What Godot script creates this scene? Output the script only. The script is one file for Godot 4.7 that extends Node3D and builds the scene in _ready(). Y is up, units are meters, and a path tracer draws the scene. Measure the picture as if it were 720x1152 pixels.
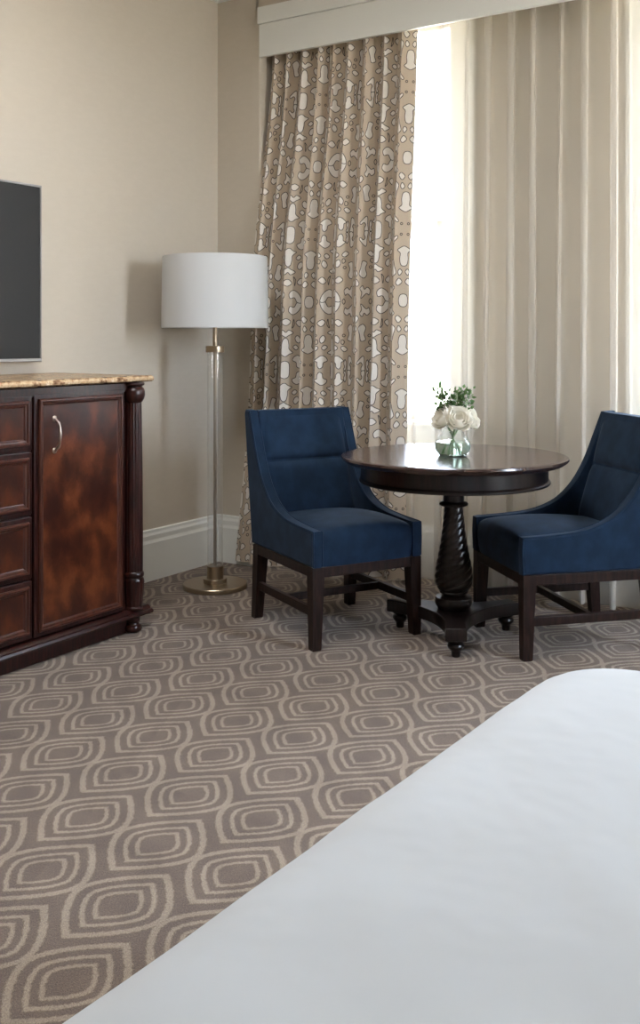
extends Node3D
# A hotel room corner: sideboard and television on the left wall, a floor lamp in the corner,
# two velvet chairs and a round table before the curtained window recess, the foot of a bed in front.
# x runs along the window wall, z along the left wall towards the camera, the corner is the origin.

const CAM := Vector3(3.478, 1.2, 4.322)
const YAW := 33.111
const FOCAL := 1150.0        # pixels, on a 720 x 1152 frame
const HORIZON := 380.0       # pixel row of the horizon (the lens is shifted)
const CEIL := 3.13
const ROOM_X := 5.5
const ROOM_Z := 6.4
const REC0 := 0.285          # window recess, left and right ends
const REC1 := 3.21
const REC_D := 0.30
const REC_H := 2.92

# ------------------------------------------------------------------ mesh builder
class MB:
	var v := PackedVector3Array()
	var n := PackedVector3Array()
	var t := PackedVector2Array()
	var idx := PackedInt32Array()
	var xf := Transform3D()

	func vert(p: Vector3, nn: Vector3, uv: Vector2) -> int:
		v.append(xf * p)
		n.append((xf.basis * nn).normalized())
		t.append(uv)
		return v.size() - 1

	func tri(a: Vector3, b: Vector3, c: Vector3) -> void:   # counter-clockwise seen from outside
		var nn := (b - a).cross(c - a).normalized()
		var i := vert(a, nn, Vector2(a.x, a.y))
		vert(b, nn, Vector2(b.x, b.y))
		vert(c, nn, Vector2(c.x, c.y))
		idx.append_array([i, i + 2, i + 1])

	func quad(a: Vector3, b: Vector3, c: Vector3, d: Vector3) -> void:
		tri(a, b, c)
		tri(a, c, d)

	# rows of points; normal = du x dv; uvs is an array of rows of Vector2 or null
	func grid(rows: Array, closed := false, uvs = null, flip := false) -> void:
		var nr := rows.size()
		var nc: int = rows[0].size()
		var base := v.size()
		for r in nr:
			var row: PackedVector3Array = rows[r]
			var up: PackedVector3Array = rows[mini(r + 1, nr - 1)]
			var dn: PackedVector3Array = rows[maxi(r - 1, 0)]
			for c in nc:
				var cp := (c + 1) % nc if closed else mini(c + 1, nc - 1)
				var cm := (c - 1 + nc) % nc if closed else maxi(c - 1, 0)
				var du := row[cp] - row[cm]
				var dv := up[c] - dn[c]
				if du.length_squared() < 1e-14:
					var other: PackedVector3Array = up if r == 0 else dn
					du = other[cp] - other[cm]
				if dv.length_squared() < 1e-14:
					dv = Vector3.UP
				var nn := du.cross(dv).normalized()
				if nn.length_squared() < 0.5:
					nn = Vector3.UP
				if flip:
					nn = -nn
				var uv := Vector2(float(c) / nc, float(r) / nr)
				if uvs != null:
					uv = uvs[r][c]
				vert(row[c], nn, uv)
		var last := nc if closed else nc - 1
		for r in nr - 1:
			for c in last:
				var c2 := (c + 1) % nc
				var a := base + r * nc + c
				var b := base + r * nc + c2
				var e := base + (r + 1) * nc + c2
				var d := base + (r + 1) * nc + c
				if flip:
					idx.append_array([a, b, e, a, e, d])
				else:
					idx.append_array([a, e, b, a, d, e])

	# profile: points (radius, y) from the bottom up; sharp corners are kept
	func lathe(profile: Array, seg := 32, wave := 0, crease := 0.6) -> void:
		var runs := []
		var run := [profile[0]]
		for i in range(1, profile.size()):
			run.append(profile[i])
			if i < profile.size() - 1:
				var d0: Vector2 = (profile[i] - profile[i - 1]).normalized()
				var d1: Vector2 = (profile[i + 1] - profile[i]).normalized()
				if absf(d0.angle_to(d1)) > crease:
					runs.append(run)
					run = [profile[i]]
		runs.append(run)
		for rn in runs:
			var rows := []
			for p in rn:
				var row := PackedVector3Array()
				for k in seg:
					var a := TAU * k / seg
					var r := carve(wave, p.x, p.y, a)
					row.append(Vector3(r * sin(a), p.y, r * cos(a)))
				rows.append(row)
			grid(rows, true)

	# carved turnings: 1 flutes, 2 ribs of the column base, 3 spiral ribs of the table stem
	func carve(wave: int, r: float, y: float, a: float) -> float:
		if wave == 1:
			return r * (1.0 - 0.075 * pow(absf(sin(a * 9.0)), 0.7))
		if wave == 2:
			return r * (1.0 - 0.06 * absf(sin(a * 7.0)) * smoothstep(0.093, 0.12, y) * (1.0 - smoothstep(0.205, 0.218, y)))
		if wave == 3:
			var tw := 36.0 * (y - 0.19)
			var env := smoothstep(0.186, 0.215, y) * (1.0 - 0.6 * smoothstep(0.49, 0.527, y))
			return r * (1.0 + env * 0.085 * (pow(absf(cos(3.0 * (a - tw))), 0.75) - 0.65))
		return r

	# box with rounded edges, centred on c
	func rbox(c: Vector3, size: Vector3, r := 0.004, seg := 1) -> void:
		var h := size / 2.0
		r = minf(r, minf(h.x, minf(h.y, h.z)) * 0.98)
		var ax := [Vector3.RIGHT, Vector3.UP, Vector3.BACK]
		for k in 3:
			for s in [-1.0, 1.0]:
				var w: Vector3 = ax[k] * s
				var u: Vector3 = ax[(k + 1) % 3]
				var vv: Vector3 = ax[(k + 2) % 3] * s
				var hu: float = h[(k + 1) % 3]
				var hv: float = h[(k + 2) % 3]
				var cu := _stops(hu, r, seg)
				var cv := _stops(hv, r, seg)
				var base := v.size()
				for b in cv:
					for a in cu:
						var q: Vector3 = w * h[k] + u * a + vv * b
						var m := Vector3(clampf(q.x, -h.x + r, h.x - r), clampf(q.y, -h.y + r, h.y - r), clampf(q.z, -h.z + r, h.z - r))
						var nn := (q - m).normalized()
						vert(c + m + nn * r, nn, Vector2(a, b))
				var nu := cu.size()
				for j in cv.size() - 1:
					for i in nu - 1:
						var o := base + j * nu + i
						idx.append_array([o, o + nu + 1, o + 1, o, o + nu, o + nu + 1])

	func _stops(h: float, r: float, seg: int) -> PackedFloat32Array:
		var o := PackedFloat32Array()
		for i in seg + 1:
			o.append(-h + r * i / seg)
		for i in seg + 1:
			o.append(h - r + r * i / seg)
		return o

	# tube along points
	func tube(pts: Array, radius, seg := 8, cap := true) -> void:
		var rows := []
		var m := pts.size()
		var tan0: Vector3 = (pts[1] - pts[0]).normalized()
		var ref := Vector3.UP if absf(tan0.y) < 0.9 else Vector3.RIGHT
		var side := tan0.cross(ref).normalized()
		for i in m:
			var tn: Vector3 = (pts[mini(i + 1, m - 1)] - pts[maxi(i - 1, 0)]).normalized()
			side = (side - tn * side.dot(tn)).normalized()
			var up := tn.cross(side)
			var rr: float = radius[i] if radius is Array else radius
			var row := PackedVector3Array()
			for k in seg:
				var a := TAU * k / seg
				row.append(pts[i] + (side * cos(a) + up * sin(a)) * rr)
			rows.append(row)
		grid(rows, true)
		if cap:
			for e in [0, m - 1]:
				var row: PackedVector3Array = rows[e]
				for k in seg:
					if e == 0:
						tri(pts[e], row[(k + 1) % seg], row[k])
					else:
						tri(pts[e], row[k], row[(k + 1) % seg])

	# outline (counter-clockwise, x right y up) pushed out along z from z0 to z1, edges rounded by r
	func prism(poly: PackedVector2Array, z0: float, z1: float, r := 0.004, seg := 2, crease := 0.6) -> void:
		if Geometry2D.is_polygon_clockwise(poly):
			poly = poly.duplicate()
			poly.reverse()
		var m := poly.size()
		var off := []
		var sharp := []
		for i in m:
			var d0 := (poly[i] - poly[(i - 1 + m) % m]).normalized()
			var d1 := (poly[(i + 1) % m] - poly[i]).normalized()
			var n0 := Vector2(d0.y, -d0.x)
			var n1 := Vector2(d1.y, -d1.x)
			var bis := (n0 + n1).normalized()
			off.append(bis / maxf(0.35, bis.dot(n0)))
			sharp.append(absf(d0.angle_to(d1)) > crease)
		var levels := []      # (inset, z)
		for i in seg + 1:
			var a := PI / 2 * i / seg
			levels.append(Vector2(r * (1 - sin(a)), z0 + r * (1 - cos(a))))
		for i in seg + 1:
			var a := PI / 2 * i / seg
			levels.append(Vector2(r * (1 - cos(a)), z1 - r + r * sin(a)))
		var start := 0
		for i in m:
			if sharp[i]:
				start = i
				break
		var run := [start]
		for k in range(1, m + 1):
			var i := (start + k) % m
			run.append(i)
			if sharp[i] or k == m:
				var rows := []
				for lv in levels:
					var row := PackedVector3Array()
					for j in run:
						var p: Vector2 = poly[j] - off[j] * lv.x
						row.append(Vector3(p.x, p.y, lv.y))
					rows.append(row)
				grid(rows)
				run = [i]
		var inner := PackedVector2Array()
		for i in m:
			inner.append(poly[i] - off[i] * r)
		var tr := Geometry2D.triangulate_polygon(inner)
		for k in range(0, tr.size(), 3):
			var a := inner[tr[k]]
			var b := inner[tr[k + 1]]
			var c := inner[tr[k + 2]]
			if (b - a).cross(c - a) < 0:
				var s := b
				b = c
				c = s
			tri(Vector3(a.x, a.y, z1), Vector3(b.x, b.y, z1), Vector3(c.x, c.y, z1))
			tri(Vector3(a.x, a.y, z0), Vector3(c.x, c.y, z0), Vector3(b.x, b.y, z0))

	# mitred rectangular frame in the xy plane: profile of (inset from the outer edge, height along z)
	func frame(x0: float, y0: float, x1: float, y1: float, profile: Array) -> void:
		for s in 4:
			for i in profile.size() - 1:
				var p: Vector2 = profile[i]
				var q: Vector2 = profile[i + 1]
				var a := _corner(x0, y0, x1, y1, s, p)
				var b := _corner(x0, y0, x1, y1, (s + 1) % 4, p)
				var c := _corner(x0, y0, x1, y1, (s + 1) % 4, q)
				var d := _corner(x0, y0, x1, y1, s, q)
				quad(a, b, c, d)

	func _corner(x0: float, y0: float, x1: float, y1: float, k: int, p: Vector2) -> Vector3:
		return [Vector3(x0 + p.x, y0 + p.x, p.y), Vector3(x1 - p.x, y0 + p.x, p.y), Vector3(x1 - p.x, y1 - p.x, p.y), Vector3(x0 + p.x, y1 - p.x, p.y)][k]

	func mesh() -> ArrayMesh:
		var a := []
		a.resize(Mesh.ARRAY_MAX)
		a[Mesh.ARRAY_VERTEX] = v
		a[Mesh.ARRAY_NORMAL] = n
		a[Mesh.ARRAY_TEX_UV] = t
		a[Mesh.ARRAY_INDEX] = idx
		var m := ArrayMesh.new()
		m.add_surface_from_arrays(Mesh.PRIMITIVE_TRIANGLES, a)
		return m

# ------------------------------------------------------------------ nodes
func obj(called: String, b, m: Material, parent: Node = self) -> MeshInstance3D:
	var o := MeshInstance3D.new()
	o.name = called
	o.mesh = b.mesh() if b is MB else b
	o.material_override = m
	parent.add_child(o, true)
	return o

func tag(o: Node, label: String, category: String, group := "") -> Node:
	o.set_meta("label", label)
	o.set_meta("category", category)
	if group:
		o.set_meta("group", group)
	return o

func thing(called: String, label: String, category: String, at := Vector3.ZERO, turn := 0.0, group := "") -> Node3D:
	var o := Node3D.new()
	o.name = called
	add_child(o, true)
	o.position = at
	o.rotation.y = turn
	tag(o, label, category, group)
	return o

func structure(called: String, b, m: Material, label: String) -> MeshInstance3D:
	var o := obj(called, b, m)
	o.set_meta("kind", "structure")
	o.set_meta("label", label)
	return o

func boxes(list: Array, r := 0.0) -> MB:
	var b := MB.new()
	for e in list:
		b.rbox((e[0] + e[1]) / 2.0, e[1] - e[0], maxf(r, 0.0005))
	return b

# ------------------------------------------------------------------ materials
var M := {}

func rgb(r: int, g: int, b: int) -> Color:
	return Color8(r, g, b)

func mat(called: String, c: Color, rough: float, metal := 0.0) -> StandardMaterial3D:
	var m := StandardMaterial3D.new()
	m.resource_name = called
	m.albedo_color = c
	m.roughness = rough
	m.metallic = metal
	M[called] = m
	return m

func noise(seed_: int, freq: float, octaves := 4, kind := FastNoiseLite.TYPE_SIMPLEX_SMOOTH) -> FastNoiseLite:
	var f := FastNoiseLite.new()
	f.seed = seed_
	f.frequency = freq
	f.noise_type = kind
	f.fractal_octaves = octaves
	return f

func noise_tex(f: FastNoiseLite, stops: Array, size := 512, h := 0) -> NoiseTexture2D:
	var x := NoiseTexture2D.new()
	x.width = size
	x.height = h if h else size
	x.seamless = true
	x.noise = f
	var g := Gradient.new()
	var off := PackedFloat32Array()
	var col := PackedColorArray()
	for s in stops:
		off.append(s[0])
		col.append(s[1])
	g.offsets = off
	g.colors = col
	x.color_ramp = g
	return x

func triplanar(m: StandardMaterial3D, tex: Texture2D, scale: Vector3) -> void:
	m.albedo_texture = tex
	m.uv1_triplanar = true
	m.uv1_scale = scale
	m.uv1_triplanar_sharpness = 4.0

func relief(m: StandardMaterial3D, tex: Texture2D, cm: float) -> void:
	m.heightmap_enabled = true
	m.heightmap_texture = tex
	m.heightmap_scale = cm

func grey(a: float) -> Color:
	return Color(a, a, a)

func make_materials() -> void:
	# wallpaper: beige with faint horizontal threads
	var wall := mat("wallpaper", Color.WHITE, 0.85)
	triplanar(wall, noise_tex(noise(3, 0.02, 5), [[0.2, rgb(196, 186, 170)], [0.5, rgb(197, 187, 171)], [0.8, rgb(198, 188, 172)]], 512), Vector3(1.1, 2.6, 1.1))
	relief(wall, noise_tex(noise(5, 0.12, 3), [[0.0, grey(0)], [1.0, grey(1)]], 512), 0.015)
	mat("white_paint", rgb(231, 231, 224), 0.45)
	mat("ceiling_paint", rgb(232, 228, 218), 0.8)
	# woods
	var dark := mat("espresso_wood", Color.WHITE, 0.32)
	triplanar(dark, noise_tex(noise(11, 0.018, 5), [[0.2, rgb(18, 13, 12)], [0.5, rgb(25, 18, 16)], [0.8, rgb(34, 24, 21)]], 512), Vector3(5, 0.7, 5))
	dark.clearcoat_enabled = true
	dark.metallic_specular = 0.4
	dark.clearcoat = 0.2
	dark.clearcoat_roughness = 0.18
	var chairwood := mat("walnut_leg", Color.WHITE, 0.4)
	triplanar(chairwood, noise_tex(noise(12, 0.018, 5), [[0.2, rgb(26, 16, 13)], [0.5, rgb(34, 21, 17)], [0.8, rgb(44, 28, 22)]], 512), Vector3(6, 0.8, 6))
	chairwood.metallic_specular = 0.3
	var top := mat("polished_table_top", Color.WHITE, 0.22)
	triplanar(top, noise_tex(noise(13, 0.02, 5), [[0.2, rgb(45, 31, 28)], [0.5, rgb(56, 39, 34)], [0.8, rgb(68, 48, 41)]], 512), Vector3(0.8, 1, 7))
	top.clearcoat_enabled = true
	top.clearcoat = 0.6
	top.clearcoat_roughness = 0.12
	var mah := mat("mahogany", Color.WHITE, 0.3)
	triplanar(mah, noise_tex(noise(14, 0.016, 5), [[0.2, rgb(27, 11, 10)], [0.5, rgb(40, 17, 14)], [0.8, rgb(54, 24, 18)]], 512), Vector3(6, 0.8, 6))
	mah.clearcoat_enabled = true
	mah.metallic_specular = 0.35
	mah.clearcoat = 0.25
	mah.clearcoat_roughness = 0.2
	var mm := mat("mahogany_moulding", Color.WHITE, 0.28)
	triplanar(mm, noise_tex(noise(16, 0.016, 5), [[0.2, rgb(46, 22, 16)], [0.5, rgb(62, 31, 22)], [0.8, rgb(80, 42, 29)]], 512), Vector3(6, 0.8, 6))
	var burl := mat("burl_veneer", Color.WHITE, 0.3)
	var bn := noise(23, 0.007, 6)
	bn.domain_warp_enabled = true
	bn.domain_warp_amplitude = 45.0
	bn.domain_warp_frequency = 0.012
	triplanar(burl, noise_tex(bn, [[0.15, rgb(44, 19, 12)], [0.42, rgb(62, 29, 17)], [0.6, rgb(78, 38, 21)], [0.85, rgb(98, 51, 28)]], 512), Vector3(1.7, 1.25, 1.7))
	burl.clearcoat_enabled = true
	burl.metallic_specular = 0.35
	burl.clearcoat = 0.25
	burl.clearcoat_roughness = 0.2
	# marble slab
	var marble := mat("brown_marble", Color.WHITE, 0.2)
	var mn := noise(31, 0.012, 6)
	mn.domain_warp_enabled = true
	mn.domain_warp_amplitude = 40.0
	triplanar(marble, noise_tex(mn, [[0.15, rgb(94, 66, 48)], [0.35, rgb(166, 132, 98)], [0.55, rgb(205, 182, 148)], [0.75, rgb(182, 148, 112)], [0.9, rgb(226, 210, 184)]], 512), Vector3(3, 3, 3))
	# metals
	mat("brushed_nickel", rgb(172, 156, 134), 0.32, 1.0)
	mat("antique_silver", rgb(186, 172, 160), 0.3, 1.0)
	mat("silver_bezel", rgb(150, 148, 146), 0.35, 0.8)
	mat("tv_back", rgb(24, 24, 25), 0.6)
	mat("tv_screen", rgb(46, 46, 46), 0.42).metallic_specular = 0.3
	# fabrics
	var velvet := mat("navy_velvet", rgb(24, 42, 63), 0.85)
	triplanar(velvet, noise_tex(noise(41, 0.008, 4), [[0.2, grey(0.84)], [0.5, grey(0.92)], [0.8, grey(1.0)]], 512), Vector3(2.6, 2.0, 2.6))
	velvet.rim_enabled = true
	velvet.rim = 0.8
	velvet.rim_tint = 0.64
	velvet.metallic_specular = 0.25
	var shade := mat("shade_linen", rgb(204, 205, 204), 0.9)
	shade.backlight_enabled = true
	shade.backlight = Color(0.35, 0.35, 0.34)
	var sheet := mat("white_bed_linen", rgb(188, 191, 192), 0.85)
	relief(sheet, noise_tex(noise(45, 0.01, 3), [[0.0, grey(0)], [1.0, grey(1)]], 512), 0.3)
	sheet.uv1_triplanar = true
	sheet.uv1_scale = Vector3(1.1, 1.1, 1.1)
	var sheer := mat("sheer_voile", Color(rgb(212, 204, 192), 0.4), 0.9)
	sheer.transparency = BaseMaterial3D.TRANSPARENCY_ALPHA
	sheer.backlight_enabled = true
	sheer.backlight = Color(0.22, 0.215, 0.21)
	sheer.cull_mode = BaseMaterial3D.CULL_DISABLED
	# glass
	var pane := mat("window_glass", Color(rgb(235, 242, 240), 0.04), 0.02)
	pane.transparency = BaseMaterial3D.TRANSPARENCY_ALPHA
	var tube := mat("clear_glass", Color(rgb(240, 242, 238), 0.05), 0.03)
	tube.transparency = BaseMaterial3D.TRANSPARENCY_ALPHA
	var vase := mat("vase_glass", Color(rgb(196, 220, 200), 0.1), 0.02)
	vase.transparency = BaseMaterial3D.TRANSPARENCY_ALPHA
	var water := mat("water", Color(rgb(205, 226, 206), 0.12), 0.02)
	water.refraction_enabled = true
	water.refraction_scale = 0.033
	# flowers
	var petal := mat("cream_petal", rgb(250, 247, 238), 0.7)
	petal.backlight_enabled = true
	petal.backlight = Color(0.7, 0.68, 0.62)
	mat("stem_green", rgb(84, 118, 62), 0.6)
	var leaf := mat("leaf_green", rgb(50, 82, 36), 0.55)
	leaf.backlight_enabled = true
	leaf.backlight = Color(0.25, 0.32, 0.15)
	M["carpet"] = carpet_material()
	M["drape"] = drape_material()

# woven ogee carpet; the texture holds 4 x 4 repeats, uv counts repeats / 4
const CO := Vector2(1.484, 2.257)
const CA := Vector2(0.240, 0.005)
const CB := Vector2(-0.107, -0.240)

func lens_scale(x: float, z: float) -> float:
	# size of the pointed lens through (x, z); 1 is the outline that touches its neighbours
	var a := absf(x) / 0.122
	var b := pow(absf(z) / 0.15, 1.63)
	var k := maxf(a, maxf(0.02, pow(b, 0.6135)))
	for i in 5:
		var f := a / k + b / pow(k, 1.63) - 1.0
		var d := -a / (k * k) - 1.63 * b / pow(k, 2.63)
		k = maxf(0.02, k - f / d)
	return k

func carpet_material() -> StandardMaterial3D:
	var cells := 4
	var px := 232
	var size := cells * px
	var img := Image.create_empty(size, size, false, Image.FORMAT_RGB8)
	var hgt := Image.create_empty(size, size, false, Image.FORMAT_L8)
	var one := PackedFloat32Array()
	one.resize(px * px)
	for j in px:
		for i in px:
			var u := float(i) / px
			var w := float(j) / px
			var best := 9.0
			for dj in 2:
				for di in range(-1, 3):
					var x := ((u - di) - 0.5 * (w - dj)) * 0.242
					var z := (w - dj) * 0.241
					if absf(x) < 0.16:
						best = minf(best, lens_scale(x, z))
			one[j * px + i] = best
	var wob := noise(51, 0.06, 2)
	var tuft := noise(52, 0.35, 2)
	var patch := noise(53, 0.006, 3)
	var dark := [0.142, 0.107, 0.086]
	var lite := [0.285, 0.235, 0.184]
	for j in size:
		for i in size:
			var k := one[(j % px) * px + i % px]
			k += wob.get_noise_2d(i, j) * 0.022 + tuft.get_noise_2d(i, j) * 0.03
			var line := 0.95 * smoothstep(0.03, 0.0, absf(k - 0.955) - 0.054)
			line = maxf(line, smoothstep(0.03, 0.0, absf(k - 0.66) - 0.034))
			line = maxf(line, 0.92 * smoothstep(0.03, 0.0, absf(k - 0.42) - 0.031))
			var tone := 1.0 + 0.3 * tuft.get_noise_2d(i * 0.55 + 400.0, j * 0.55) + 0.25 * tuft.get_noise_2d(i * 1.2 + 900.0, j * 1.2) + 0.2 * patch.get_noise_2d(i, j)
			var c := Color(lerpf(dark[0], lite[0], line) * tone, lerpf(dark[1], lite[1], line) * tone, lerpf(dark[2], lite[2], line) * tone)
			img.set_pixel(i, j, c.linear_to_srgb())
			hgt.set_pixel(i, j, grey(clampf(0.5 + 0.4 * tuft.get_noise_2d(i * 2.0, j * 2.0) + 0.12 * line, 0, 1)))
	var m := mat("carpet", Color.WHITE, 0.97)
	m.albedo_texture = ImageTexture.create_from_image(img)
	relief(m, ImageTexture.create_from_image(hgt), 0.3)
	m.metallic_specular = 0.2
	m.rim_enabled = true
	m.rim = 0.25
	return m

func carpet_uv(p: Vector3) -> Vector2:
	var d := Vector2(p.x, p.z) - CO
	var det := CA.x * CB.y - CA.y * CB.x
	return Vector2((d.x * CB.y - d.y * CB.x) / det, (CA.x * d.y - CA.y * d.x) / det) / 4.0

# printed arabesque: pale shapes with a dark outline on tan, mirrored about both axes of a tile
func smooth_loop(pts: Array, cuts := 6) -> PackedVector2Array:
	var o := PackedVector2Array()
	var m := pts.size()
	for i in m:
		var p0: Vector2 = pts[(i - 1 + m) % m]
		var p1: Vector2 = pts[i]
		var p2: Vector2 = pts[(i + 1) % m]
		var p3: Vector2 = pts[(i + 2) % m]
		for k in cuts:
			o.append(p1.cubic_interpolate(p2, p0, p3, float(k) / cuts))
	return o

func drape_material() -> StandardMaterial3D:
	# tile 0.38 m x 0.69 m
	var w := 512
	var h := 936
	var img := Image.create_empty(w, h, false, Image.FORMAT_RGB8)
	var weave := noise(61, 0.25, 2)
	for j in h:
		for i in w:
			var s := 1.0 + 0.035 * weave.get_noise_2d(i * 0.4, j * 3.0) + 0.035 * weave.get_noise_2d(i * 3.0, j * 0.4 + 900)
			img.set_pixel(i, j, Color(0.715 * s, 0.65 * s, 0.57 * s))
	# shapes of one quarter, in units of the tile (0..0.5, 0..0.5); [points, filled]
	var shapes := [
		# medallion pieces about the tile centre (0.5, 0.5)
		[[Vector2(0.5, 0.435), Vector2(0.545, 0.445), Vector2(0.56, 0.47), Vector2(0.56, 0.53), Vector2(0.545, 0.555), Vector2(0.5, 0.565), Vector2(0.455, 0.555), Vector2(0.44, 0.53), Vector2(0.44, 0.47), Vector2(0.455, 0.445)], true],
		# bell shapes above and below the medallion
		[[Vector2(0.5, 0.265), Vector2(0.53, 0.275), Vector2(0.545, 0.31), Vector2(0.55, 0.345), Vector2(0.60, 0.372), Vector2(0.555, 0.383), Vector2(0.52, 0.398), Vector2(0.5, 0.40), Vector2(0.48, 0.398), Vector2(0.445, 0.383), Vector2(0.40, 0.372), Vector2(0.45, 0.345), Vector2(0.455, 0.31), Vector2(0.47, 0.275)], true],
		# mushroom blobs
		[[Vector2(0.28, 0.41), Vector2(0.335, 0.392), Vector2(0.385, 0.405), Vector2(0.40, 0.43), Vector2(0.355, 0.445), Vector2(0.345, 0.475), Vector2(0.31, 0.487), Vector2(0.285, 0.47), Vector2(0.28, 0.44), Vector2(0.25, 0.43)], true],
		# scroll crescent
		[[Vector2(0.10, 0.43), Vector2(0.16, 0.395), Vector2(0.185, 0.40), Vector2(0.19, 0.45), Vector2(0.20, 0.5), Vector2(0.155, 0.5), Vector2(0.15, 0.475), Vector2(0.165, 0.455), Vector2(0.14, 0.438), Vector2(0.105, 0.452), Vector2(0.085, 0.445)], true],
		# small lozenges
		[[Vector2(0.20, 0.345), Vector2(0.25, 0.322), Vector2(0.29, 0.335), Vector2(0.245, 0.362)], true],
		[[Vector2(0.33, 0.335), Vector2(0.365, 0.315), Vector2(0.40, 0.33), Vector2(0.36, 0.352)], true],
		[[Vector2(0.40, 0.225), Vector2(0.46, 0.205), Vector2(0.50, 0.222), Vector2(0.54, 0.205), Vector2(0.60, 0.225), Vector2(0.54, 0.245), Vector2(0.5, 0.258), Vector2(0.46, 0.245)], true],
		# tall drop at the tile edge, and hexagon on the corner
		[[Vector2(0.0, 0.24), Vector2(0.04, 0.25), Vector2(0.055, 0.29), Vector2(0.05, 0.33), Vector2(0.085, 0.352), Vector2(0.04, 0.372), Vector2(0.0, 0.38), Vector2(-0.04, 0.372), Vector2(-0.085, 0.352), Vector2(-0.05, 0.33), Vector2(-0.055, 0.29), Vector2(-0.04, 0.25)], true],
		[[Vector2(0.06, 0.0), Vector2(0.045, 0.035), Vector2(0.0, 0.045), Vector2(-0.045, 0.035), Vector2(-0.06, 0.0), Vector2(-0.045, -0.035), Vector2(0.0, -0.045), Vector2(0.045, -0.035)], true],
		[[Vector2(0.13, 0.02), Vector2(0.20, 0.055), Vector2(0.235, 0.045), Vector2(0.25, 0.08), Vector2(0.21, 0.10), Vector2(0.175, 0.085), Vector2(0.15, 0.11), Vector2(0.115, 0.09), Vector2(0.14, 0.06)], true],
		[[Vector2(0.36, 0.0), Vector2(0.40, 0.035), Vector2(0.455, 0.03), Vector2(0.47, 0.065), Vector2(0.42, 0.09), Vector2(0.36, 0.075), Vector2(0.315, 0.04), Vector2(0.30, 0.0)], true],
		[[Vector2(0.02, 0.13), Vector2(0.07, 0.105), Vector2(0.10, 0.125), Vector2(0.06, 0.155)], true],
		[[Vector2(0.27, 0.155), Vector2(0.33, 0.13), Vector2(0.37, 0.15), Vector2(0.32, 0.18)], true],
		[[Vector2(0.10, 0.19), Vector2(0.16, 0.165), Vector2(0.20, 0.19), Vector2(0.18, 0.235), Vector2(0.20, 0.275), Vector2(0.14, 0.285), Vector2(0.12, 0.24)], true],
		[[Vector2(0.44, 0.14), Vector2(0.5, 0.12), Vector2(0.56, 0.14), Vector2(0.53, 0.165), Vector2(0.5, 0.17), Vector2(0.47, 0.165)], true],
		# curls and darts between the larger shapes
		[[Vector2(0.215, 0.435), Vector2(0.235, 0.42), Vector2(0.245, 0.45), Vector2(0.235, 0.47), Vector2(0.25, 0.492), Vector2(0.225, 0.497), Vector2(0.215, 0.47)], true],
		[[Vector2(0.305, 0.27), Vector2(0.345, 0.245), Vector2(0.375, 0.262), Vector2(0.36, 0.29), Vector2(0.32, 0.3)], true],
		[[Vector2(0.255, 0.02), Vector2(0.275, 0.0), Vector2(0.255, -0.02), Vector2(0.235, 0.0)], false],
		[[Vector2(0.42, 0.19), Vector2(0.39, 0.165), Vector2(0.40, 0.125), Vector2(0.41, 0.16)], false],
		[[Vector2(0.02, 0.2), Vector2(0.055, 0.175), Vector2(0.075, 0.2), Vector2(0.05, 0.22)], true],
		[[Vector2(0.24, 0.29), Vector2(0.275, 0.275), Vector2(0.285, 0.3), Vector2(0.26, 0.31)], false],
		# tiny rings
		[[Vector2(0.045, 0.455), Vector2(0.06, 0.463), Vector2(0.045, 0.471), Vector2(0.03, 0.463)], false],
		[[Vector2(0.25, 0.235), Vector2(0.27, 0.245), Vector2(0.25, 0.255), Vector2(0.23, 0.245)], false],
	]
	var ink := Color(0.30, 0.275, 0.26)
	var pale := Color(0.85, 0.825, 0.785)
	for s in shapes:
		for mirror in 4:
			for wrap in 9:
				var shift := Vector2((wrap % 3) - 1, (wrap / 3) - 1)
				var loop := PackedVector2Array()
				for p in smooth_loop(s[0]):
					var q: Vector2 = p
					if mirror & 1: q.x = 1.0 - q.x
					if mirror & 2: q.y = 1.0 - q.y
					q += shift
					loop.append(Vector2(q.x * w, q.y * h))
				var box := Rect2(loop[0], Vector2.ZERO)
				for p in loop:
					box = box.expand(p)
				if not box.grow(4).intersects(Rect2(0, 0, w, h)):
					continue
				if s[1]:
					for j in range(maxi(0, int(box.position.y)), mini(h, int(box.end.y) + 1)):
						for i in range(maxi(0, int(box.position.x)), mini(w, int(box.end.x) + 1)):
							if Geometry2D.is_point_in_polygon(Vector2(i, j), loop):
								var k := 1.0 + 0.04 * weave.get_noise_2d(i * 0.4, j * 3.0)
								img.set_pixel(i, j, Color(pale.r * k, pale.g * k, pale.b * k))
				for a in loop.size():
					var p := loop[a]
					var q := loop[(a + 1) % loop.size()]
					var steps := maxi(1, int(p.distance_to(q)))
					for k in steps:
						var e := p.lerp(q, float(k) / steps)
						img.fill_rect(Rect2i(int(e.x) - 2, int(e.y) - 2, 4, 4), ink)
	var m := mat("drape", Color.WHITE, 0.7)
	m.albedo_texture = ImageTexture.create_from_image(img)
	m.metallic_specular = 0.35
	m.rim_enabled = true
	m.rim = 0.3
	return m

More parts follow.
